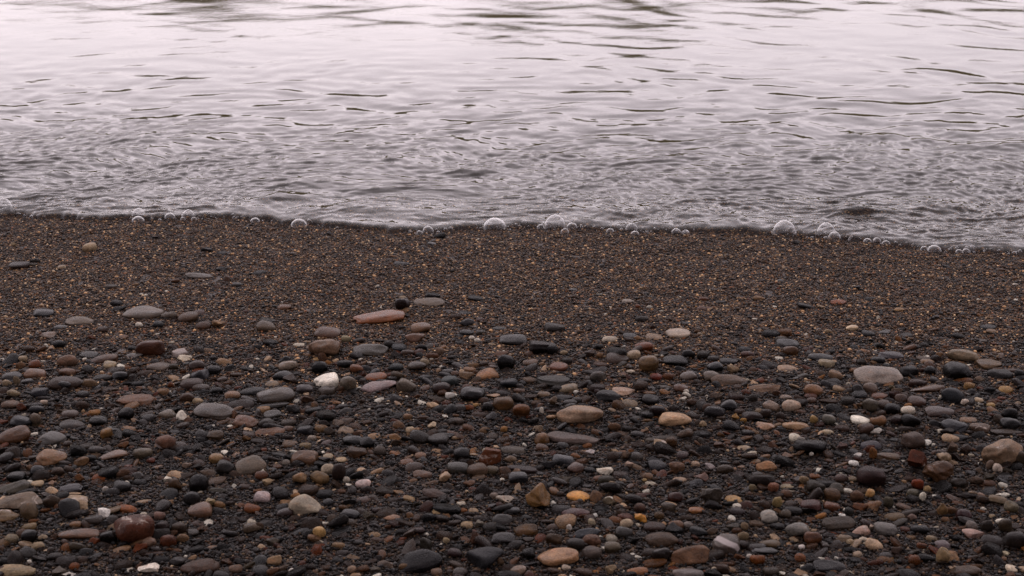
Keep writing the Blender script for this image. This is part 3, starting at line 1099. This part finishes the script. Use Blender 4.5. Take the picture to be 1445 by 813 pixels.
def own(c):
    """tone of a stone in the photograph (lit by a pinkish sky) -> its own base colour"""
    c = np.asarray(c, float); l = float(c @ (0.3, 0.6, 0.1))
    c = np.maximum(l + (c - l) * (1.2 if l < 0.12 else 1.02), 0.15 * l)
    warm = np.array([0.92, 0.80, 0.65]) if l < 0.03 else (np.array([1.02, 1.0, 0.85]) if l < 0.4 else np.array([1.0, 1.05, 0.97]))
    return c * warm * min(0.10 + 1.30 * math.sqrt(l), 1.02)
sr = np.random.default_rng(21)
kept = []
for s in stones:                                # drop a stone read twice where two views overlap
    if any(abs(s['x'] - k['x']) < 0.28 * min(s['w'], k['w']) and abs(s['y'] - k['y']) < 0.28 * min(s['h'], k['h']) for k in kept): continue
    kept.append(s)
stones = kept
for s in stones:
    x, y, dep = pix_to_ground(s['x'], s['y'])
    for _ in range(3):
        px = dep / FOC
        th = math.atan2(CAM_Z - float(ground_z(x, y)), math.hypot(x, y))     # how steeply the camera looks down on it
        a, hh = s['w'] * px / 2, s['h'] * px / 2
        b = min(a * sr.uniform(0.62, 0.95) if _ == 0 else s['b'], 0.80 * hh / math.sin(th)) if _ == 0 else s['b']
        s['b'] = b
        c = math.sqrt(max(hh * hh - (b * math.sin(th)) ** 2, 1e-8)) / math.cos(th)
        c = max(c, 0.28 * b)
        s['c'] = c; s['a'] = a
        x, y, dep = pix_to_ground(s['x'], s['y'], 0.82 * c)
    s.update(X=x, Y=y, th=th, Z=float(ground_z(x, y)) + 0.82 * c)
    al = math.radians(s['ang'])
    s['yaw'] = math.atan2(math.sin(al), math.cos(al) * math.sin(th)) * 0.8 + sr.normal(0, 0.12)
    s['roll'] = al * 0.25 + sr.normal(0, 0.05); s['pitch'] = sr.normal(0.06, 0.10)
    s['area'] = s['w'] * s['h']

order = sorted(range(len(stones)), key=lambda i: -(stones[i]['area'] + (1e6 if stones[i]['phrase'] else 0)))
solo = sorted(order[:300]); rest = sorted(order[300:])

# ---- words for each stone
def colour_word(hexs):
    r, g, b = [int(hexs[i:i + 2], 16) for i in (0, 2, 4)]
    v, mn = max(r, g, b), min(r, g, b); sat = (v - mn) / max(v, 1)
    if v > 178 and sat < 0.22: return 'white'
    if v < 44: return 'black' if sat < .2 or b >= r else 'blackish brown'
    if b > r: return 'dark blue-grey' if v < 80 else 'blue-grey'
    if sat < 0.17: return 'charcoal' if v < 66 else ('grey' if v < 112 else 'light grey')
    if sat < 0.30: return 'dark taupe' if v < 80 else ('taupe' if v < 122 else ('pinkish beige' if b > 0.72 * r and v < 165 else 'cream'))
    if sat > 0.52: return 'rust-brown' if v < 125 else ('orange-brown' if v < 152 else 'golden')
    return 'dark brown' if v < 78 else ('brown' if v < 118 else ('tan' if v < 150 else 'cream'))
def shape_word(s):
    q = s['w'] / s['h']
    if 'a' in s['opt']: return 'angular'
    if 'f' in s['opt']: return 'arched'
    if any(k in s['opt'] for k in 'wLR'): return 'tapered'
    return 'upright' if q < 0.95 else ('roundish' if q < 1.45 else ('oval' if q < 2.3 else 'long'))
def size_word(s): return 'small' if s['w'] < 21 else ('large' if s['w'] > 42 else '')
marks = [i for i in range(len(stones)) if stones[i]['phrase']]
def where(i, used_marks=()):
    s = stones[i]; best = sorted((math.hypot(stones[j]['x'] - s['x'], 1.6 * (stones[j]['y'] - s['y'])), j) for j in marks if j != i)
    outp = []
    for dist, j in best[:6]:
        m = stones[j]; dx, dyy = s['x'] - m['x'], s['y'] - m['y']
        hx, hy = abs(dx) > 0.5 * (m['w'] / 2), abs(dyy) > 0.5 * (m['h'] / 2)
        if abs(dx) > 2.2 * abs(dyy): d = 'right of' if dx > 0 else 'left of'
        elif abs(dyy) > 1.3 * abs(dx): d = 'below' if dyy > 0 else 'above'
        else: d = ('below' if dyy > 0 else 'above') + (' and right of' if dx > 0 else ' and left of')
        near = 'just ' if dist < 34 else ''
        outp.append(near + d + ' the ' + m['phrase'].split(' on ')[0].split(' at ')[0].split(' near ')[0].split(' beside ')[0])
    return outp
labels = {}
used = set()
for i in solo:
    if stones[i]['phrase']:
        lb = stones[i]['phrase']
        if len(lb.split()) < 5:
            lb += ' in the pebble band' if stones[i]['y'] > 500 else ' on the sand'
        labels[i] = lb; used.add(lb)
for i in solo:
    if i in labels: continue
    s = stones[i]; c, sh, sz = colour_word(s['hex']), shape_word(s), size_word(s)
    done = False
    for head in (f'{c} {sh} pebble', f'{sz} {c} {sh} pebble' if sz else '', f'{c} {sh} stone'):
        if not head: continue
        for wv in where(i):
            lb = f'{head} {wv}'
            if lb not in used and len(lb.split()) <= 16: done = True; break
        if done: break
    used.add(lb); labels[i] = lb

STY = dict(B='banded', V='veined', S='speckled', P='patchy')
first = None
for i in solo:
    s = stones[i]
    sub = 4 if s['w'] > 34 else 3
    v, f = stone_shape(sub, s['opt'], np.random.default_rng(1000 + i))
    v = v * np.array([s['a'], s['b'], s['c']])
    me = tri_mesh('pebble', v, f)
    ca = me.attributes.new('tint', 'FLOAT_COLOR', 'POINT')
    c4 = np.ones((len(v), 4), np.float32); c4[:, :3] = own(lin(s['hex']))
    ca.data.foreach_set('color', c4.ravel())
    sty = next((STY[k] for k in s['opt'] if k in STY), 'plain')
    if sty == 'plain' and not s['phrase'] and 'w' not in s['hex'][:1]:
        sty = ('banded', 'speckled', 'plain', 'speckled', 'plain')[i % 5]
    o = link('pebble', me, M_PEB[sty])
    o.location = (s['X'], s['Y'], s['Z']); o.rotation_euler = (s['pitch'], s['roll'] * -1, s['yaw'])
    tag(o, labels[i], 'pebble', 'pebbles strewn over the beach')

# ------------------------------------------------------------------ the thousands of smaller pebbles between them
def photo_pix(x, y, z):
    c, s_ = math.cos(PITCH), math.sin(PITCH)
    zz = z - CAM_Z
    dep = y * c - zz * s_; up = y * s_ + zz * c
    return PW / 2 + FOC * x / dep, PH / 2 - FOC * up / dep, dep
CELL = 0.0012
GX0, GX1, GY0, GY1 = -1.15, 1.15, 0.62, Y0 + 0.05
occ = np.zeros((int((GY1 - GY0) / CELL), int((GX1 - GX0) / CELL)), bool)
def ell_cells(x, y, a, b, yaw, k=1.0):
    R = max(a, b) * k + CELL
    i0, i1 = int((x - R - GX0) / CELL), int((x + R - GX0) / CELL) + 1
    j0, j1 = int((y - R - GY0) / CELL), int((y + R - GY0) / CELL) + 1
    i0, j0 = max(i0, 0), max(j0, 0); i1, j1 = min(i1, occ.shape[1]), min(j1, occ.shape[0])
    if i0 >= i1 or j0 >= j1: return None
    xx = GX0 + (np.arange(i0, i1) + .5) * CELL - x; yy = GY0 + (np.arange(j0, j1) + .5) * CELL - y
    XX, YY = np.meshgrid(xx, yy); c, s_ = math.cos(yaw), math.sin(yaw)
    return (slice(j0, j1), slice(i0, i1)), ((XX * c + YY * s_) / (a * k)) ** 2 + ((-XX * s_ + YY * c) / (b * k)) ** 2 < 1
for s in stones:
    e = ell_cells(s['X'], s['Y'], s['a'], s['b'], s['yaw'], 0.95)
    if e: occ[e[0]] |= e[1]
mixp = [('1e1b1b', 13), ('2a2a2e', 8), ('342c29', 12), ('3f3733', 13), ('4a3d35', 13), ('5a4a41', 11), ('6b5446', 8), ('7a5a42', 6), ('75492f', 5), ('5a3a30', 5),
        ('8c7460', 5), ('a08c78', 3.5), ('c4b8ac', 2.2), ('6f6661', 4), ('967043', 1.5), ('4c473c', 3)]
mcol = np.array([lin(h) * (1.16, .95, .78) for h, _ in mixp]); mpr = np.array([w for _, w in mixp]); mpr = mpr / mpr.sum()
mpd = mpr * np.where(mcol.mean(1) < 0.06, 2.2, 0.35); mpd = mpd / mpd.sum()
fill = []
def density(py, size):
    """how much of the ground carries pebbles of a size, by row of the photograph"""
    t = min(max((py - 455) / 100, 0), 1)
    return t * t * (3 - 2 * t) if size > 0.0035 else min(max((py - 395) / 100, 0), 1) ** 1.3
fr = np.random.default_rng(33)
for size, tries in ((0.0105, 300), (0.0080, 3200), (0.0060, 12000), (0.0045, 20000), (0.0033, 34000), (0.0024, 40000)):
    for _ in range(tries):
        x, y = fr.uniform(GX0 + .01, GX1 - .01), fr.uniform(GY0 + .01, GY1 - .09)
        z = float(0.055 * (Y0 - y)); u, v_, dep = photo_pix(x, y, z)
        if u < -260 or u > PW + 260: continue
        dn = density(v_, size)
        if fr.random() > dn * (0.72 + 0.28 * math.sin(x * 13 + 2 * math.sin(y * 9)) * math.sin(y * 17 + x * 5)) + 0.012: continue
        a = size * fr.uniform(0.8, 1.25); b = a * fr.uniform(0.48, 0.9); yaw = fr.normal(0, 0.7)
        e = ell_cells(x, y, a, b, yaw, 0.9)
        if e is None or not e[1].any(): continue
        if (occ[e[0]] & e[1]).sum() > (0.24 if size > 0.004 else 0.12) * e[1].sum(): continue
        occ[e[0]] |= e[1]
        c = b * fr.uniform(0.32, 0.7)
        colr = mcol[fr.choice(len(mcol), p=mpr if size < 0.007 else mpd)] * fr.uniform(0.35, 0.85)
        if size < 0.005 and fr.random() < 0.05: colr = lin('d0c6ba') * fr.uniform(.6, 1)
        fill.append((x, y, a, b, c, yaw, fr.normal(0, .3), fr.normal(0, .28), colr, fr.uniform(0.1, 0.9)))
fx = np.array([q[0] for q in fill]); fy = np.array([q[1] for q in fill]); fz = ground_z(fx, fy)
pos, rot, scl, colr = [], [], [], []
for q, z in zip(fill, fz):
    pos.append((q[0], q[1], z + q[4] * q[9])); rot.append((q[6], q[7], q[5])); scl.append(q[2:5]); colr.append((*own(q[8]), 1))
for i in rest:
    s = stones[i]
    pos.append((s['X'], s['Y'], s['Z'])); rot.append((s['pitch'], -s['roll'], s['yaw'])); scl.append((s['a'], s['b'], s['c'])); colr.append((*(own(lin(s['hex']))), 1))

def scatter(name, bases, pos, rot, scl, idx, mat, colr=None):
    """one object: points carrying rotation, size, shape number and colour; a node tree puts a stone on each"""
    me = bpy.data.meshes.new(name); n = len(pos)
    me.vertices.add(n); me.vertices.foreach_set('co', np.asarray(pos, np.float32).ravel())
    for nm, ty, dat, key in (('rot', 'FLOAT_VECTOR', rot, 'vector'), ('scl', 'FLOAT_VECTOR', scl, 'vector')):
        at = me.attributes.new(nm, ty, 'POINT'); at.data.foreach_set(key, np.asarray(dat, np.float32).ravel())
    at = me.attributes.new('idx', 'INT', 'POINT'); at.data.foreach_set('value', np.asarray(idx, np.int32))
    if colr is not None:
        at = me.attributes.new('tint', 'FLOAT_COLOR', 'POINT'); at.data.foreach_set('color', np.asarray(colr, np.float32).ravel())
    o = link(name, me)
    ng = bpy.data.node_groups.new(name + '_nodes', 'GeometryNodeTree')
    ng.interface.new_socket('Geometry', in_out='INPUT', socket_type='NodeSocketGeometry')
    ng.interface.new_socket('Geometry', in_out='OUTPUT', socket_type='NodeSocketGeometry')
    N, L = ng.nodes, ng.links
    gi, go = N.new('NodeGroupInput'), N.new('NodeGroupOutput')
    def named(nm, ty):
        a = N.new('GeometryNodeInputNamedAttribute'); a.data_type = ty; a.inputs[0].default_value = nm; return a.outputs[0]
    iop = N.new('GeometryNodeInstanceOnPoints')
    gtoi = N.new('GeometryNodeGeometryToInstance')
    for b in reversed(bases):                                  # base shapes are object-less meshes baked in through a collection
        oi = N.new('GeometryNodeObjectInfo'); oi.inputs['Object'].default_value = b; oi.inputs['As Instance'].default_value = False
        L.new(oi.outputs['Geometry'], gtoi.inputs[0])
    L.new(gi.outputs[0], iop.inputs['Points']); L.new(gtoi.outputs[0], iop.inputs['Instance'])
    iop.inputs['Pick Instance'].default_value = True
    L.new(named('idx', 'INT'), iop.inputs['Instance Index'])
    er = N.new('FunctionNodeEulerToRotation'); L.new(named('rot', 'FLOAT_VECTOR'), er.inputs[0]); L.new(er.outputs[0], iop.inputs['Rotation'])
    L.new(named('scl', 'FLOAT_VECTOR'), iop.inputs['Scale'])
    sm = N.new('GeometryNodeSetMaterial'); sm.inputs['Material'].default_value = mat
    L.new(iop.outputs[0], sm.inputs[0]); L.new(sm.outputs[0], go.inputs[0])
    md = o.modifiers.new('scatter', 'NODES'); md.node_group = ng
    me.materials.append(mat)
    return o
def base_obj(name, me):
    return bpy.data.objects.new(name, me)                      # never linked: only its mesh is used
bases = [base_obj('small_pebble_shape', tri_mesh('small_pebble_shape', *stone_shape(2 if k % 3 else 3, 'a' if k % 3 == 0 else '', np.random.default_rng(500 + k)))) for k in range(24)]
o = scatter('small_pebbles', bases, pos, rot, scl, np.random.default_rng(3).integers(0, 24, len(pos)), M_FILL, colr)
tag(o, 'countless small wet pebbles in browns, greys and black packed between the larger ones', 'pebbles', kind='stuff')
print('pebbles', len(solo), 'small', len(pos))

# ------------------------------------------------------------------ coarse sand: patches of single grains
gcol = np.array([lin(h) for h in ('120e0c', '1c1613', '271e19', '352820', '46372b', '5a4636', '6b5642', '6a4730', '8c765e', 'bcab96', '2a282c')])
gpr = np.array([13, 15, 16, 16, 13, 9, 7, 2, 5, 2.2, 4]); gpr = gpr / gpr.sum()
def grain_patch(k, R=0.016, n=210):
    r = np.random.default_rng(900 + k); v0, f0 = ICO[1]
    # grains as squashed octahedra-like chips (a 20-sided base is enough)
    bm = bmesh.new(); bmesh.ops.create_icosphere(bm, subdivisions=1, radius=1); bm.free()
    t = (1 + 5 ** .5) / 2
    vb = np.array([(-1, t, 0), (1, t, 0), (-1, -t, 0), (1, -t, 0), (0, -1, t), (0, 1, t), (0, -1, -t), (0, 1, -t), (t, 0, -1), (t, 0, 1), (-t, 0, -1), (-t, 0, 1)]) / math.sqrt(1 + t * t)
    fb = np.array([(0, 11, 5), (0, 5, 1), (0, 1, 7), (0, 7, 10), (0, 10, 11), (1, 5, 9), (5, 11, 4), (11, 10, 2), (10, 7, 6), (7, 1, 8), (3, 9, 4), (3, 4, 2), (3, 2, 6), (3, 6, 8), (3, 8, 9), (4, 9, 5), (2, 4, 11), (6, 2, 10), (8, 6, 7), (9, 8, 1)])
    V, F, C = [], [], []
    for i in range(n):
        rr = R * math.sqrt(r.random()); an = r.uniform(0, 6.283)
        s = 0.00105 * math.exp(r.normal(0, 0.33))
        sc = np.array([s * r.uniform(.8, 1.4), s * r.uniform(.7, 1.1), s * r.uniform(.55, .9)])
        M = np.array(Euler((r.uniform(-.5, .5), r.uniform(-.5, .5), r.uniform(0, 6.28))).to_matrix())
        vv = (vb * r.uniform(.8, 1.2, (12, 1)) * sc) @ M.T + (rr * math.cos(an), rr * math.sin(an), sc[2] * r.uniform(-.1, .8))
        F.append(fb + 12 * i); V.append(vv)
        c = gcol[r.choice(len(gcol), p=gpr)] * r.uniform(.7, 1.2) * np.array([1.16, .99, .72]) * (0.20 if k >= 16 else 0.82) * (0.7 + 2.2 * r.random() ** 3); C.append(np.repeat([[*c, 1]], 12, 0))  # later patches carry the gap shade and wet in their tint
    me = tri_mesh('sand_patch_shape', np.concatenate(V), np.concatenate(F), True)
    at = me.attributes.new('tint', 'FLOAT_COLOR', 'POINT'); at.data.foreach_set('color', np.concatenate(C).astype(np.float32).ravel())
    return base_obj('sand_patch_shape', me)
patches = [grain_patch(k) for k in range(26)]          # the last ten: shade and wet of the pebble gaps darkened into the grains
gp = []
gr_ = np.random.default_rng(77); step = 0.0195
for j, y in enumerate(np.arange(0.70, Y0 + 0.22, step)):
    wdt = 0.36 * y + 0.42
    for x in np.arange(-wdt, wdt, step):
        gp.append((x + gr_.uniform(-.4, .4) * step + (j % 2) * step / 2, y + gr_.uniform(-.4, .4) * step))
gp = np.array(gp); gzv = ground_z(gp[:, 0], gp[:, 1])
gv = np.array([photo_pix(a, b, c)[1] for a, b, c in zip(gp[:, 0], gp[:, 1], gzv)])
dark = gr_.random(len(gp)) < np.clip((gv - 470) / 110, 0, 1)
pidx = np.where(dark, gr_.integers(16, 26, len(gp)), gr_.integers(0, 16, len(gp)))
slope = np.full(len(gp), -math.atan(0.055))
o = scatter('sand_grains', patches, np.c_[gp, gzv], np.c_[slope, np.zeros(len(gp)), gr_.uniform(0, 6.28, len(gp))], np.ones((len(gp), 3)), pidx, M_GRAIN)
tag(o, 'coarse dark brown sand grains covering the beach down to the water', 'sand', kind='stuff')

# ------------------------------------------------------------------ bubbles along the water's edge
BUB = [(6, 298, 15, 20, 'big clear bubble cut by the left picture edge at the waterline'), (196, 302, 10, 11, 'clear bubble behind a smaller one on the left waterline'),
       (195, 309, 9, 7, 'low bubble in front of another on the left waterline'), (240, 305, 8, 8, 'bubble left of the double bubble on the left waterline'),
       (266, 305, 10, 12, 'tallest bubble of the left waterline cluster'), (258, 308, 4, 5, 'tiny bubble under the left cluster, left of its twin'),
       (274, 308, 4.5, 5, 'tiny bubble under the left cluster, right of its twin'), (360, 309, 7, 5, 'low faint bubble right of the left cluster'),
       (422, 316, 12, 10, 'solitary dome bubble left of centre with white foam'), (604, 325, 8.5, 9, 'small bubble with a tinier one at its left side'),
       (592, 327, 5, 5, 'tinier bubble touching the small bubble left of centre'), (698, 319, 17, 14, 'wide low dome bubble left of the tall centre bubble'),
       (783, 321, 17, 20, 'tallest clear bubble near the middle of the waterline'), (763, 319, 6, 6, 'little bubble touching the left of the tall centre bubble'),
       (797, 326, 6.5, 7, 'little bubble in front of the tall centre bubble'), (807, 318, 8, 7, 'dark low bubble behind right of the tall centre bubble'),
       (861, 324, 6, 5, 'small bubble right of the tall centre bubble'), (891, 321, 9, 9, 'round bubble right of centre with a small one below'),
       (896, 327, 6, 4.5, 'small low bubble below the round bubble right of centre'), (954, 325, 7, 6, 'low bubble between the centre bubbles and the right pair'),
       (967, 326, 5, 5, 'small bubble at the right of the low bubble'), (1106, 329, 18, 20, 'large dome bubble, left one of the right pair'),
       (1165, 329, 14.5, 17, 'large dome bubble, right one of the right pair'), (1177, 334, 9.5, 10, 'smaller bubble in front of the right pair'),
       (1224, 338, 6, 5, 'leftmost of three tiny bubbles in a row'), (1237, 338.5, 6, 6.5, 'middle of three tiny bubbles in a row'),
       (1250, 341, 6, 5, 'rightmost of three tiny bubbles in a row'), (1304, 350, 6, 6, 'small bubble at the left of the low right bubble'),
       (1318, 351, 10, 8, 'low bubble on the right stretch of waterline'), (1353, 353, 5, 4.5, 'left one of the last two tiny bubbles on the right'),
       (1363, 353, 6, 5.5, 'right one of the last two tiny bubbles on the right')]
v4, f4 = ICO[4]
for (bx, by, rw, rh, lb) in BUB:
    x, y, dep = pix_to_ground(bx, by + 4, 0.006)
    px = dep / FOC; rx, rz = rw * px * 1.05, rh * px * 1.12
    v = v4[:, :].copy()
    keep = v[:, 2] > -0.22
    fm = f4[keep[f4].all(1)]; ids = np.unique(fm); mp = -np.ones(len(v), int); mp[ids] = np.arange(len(ids))
    vv = v[ids] * np.array([rx, rx, rz]); vv = vv * (1 + 0.02 * np.sin(v[ids] @ np.array([3, 2, 1]))[:, None])
    o = link('bubble', tri_mesh('bubble', vv, mp[fm]), M_BUB)
    o.location = (x, y, float(ground_z(x, y)) + 0.006)
    tag(o, lb, 'bubble', "bubbles along the water's edge")

# ------------------------------------------------------------------ froth: tiny bubbles nobody could count along the edge
br = np.random.default_rng(88); v1, f1 = ICO[2]
keep = v1[:, 2] > -0.2; fm = f1[keep[f1].all(1)]; ids = np.unique(fm); mp = -np.ones(len(v1), int); mp[ids] = np.arange(len(ids)); fm = mp[fm]; vd = v1[ids]
V, F, n = [], [], 0
cl = [b[0] for b in BUB] + [20, 130, 320, 440, 575, 655, 725, 830, 930, 1130, 1200, 1280, 1400]
for c in cl:
    cx = pix_to_ground(c, 325)[0]
    for _ in range(br.integers(4, 13)):
        x = cx + br.normal(0, 0.022); r_ = 0.0016 * math.exp(br.normal(0, 0.45))
        y = float(edge_y(x)) + abs(br.normal(0, 0.006)) - 0.001
        V.append(vd * r_ + (x, y, float(ground_z(x, y)) + 0.0085 * (1 - math.exp(-max(0.0, y - float(edge_y(x))) / 0.006)))); F.append(fm + n); n += len(vd)
o = link('foam', tri_mesh('foam', np.concatenate(V), np.concatenate(F)), M_BUB)
tag(o, 'fine white froth of tiny bubbles strung along the waterline', 'foam', kind='stuff')
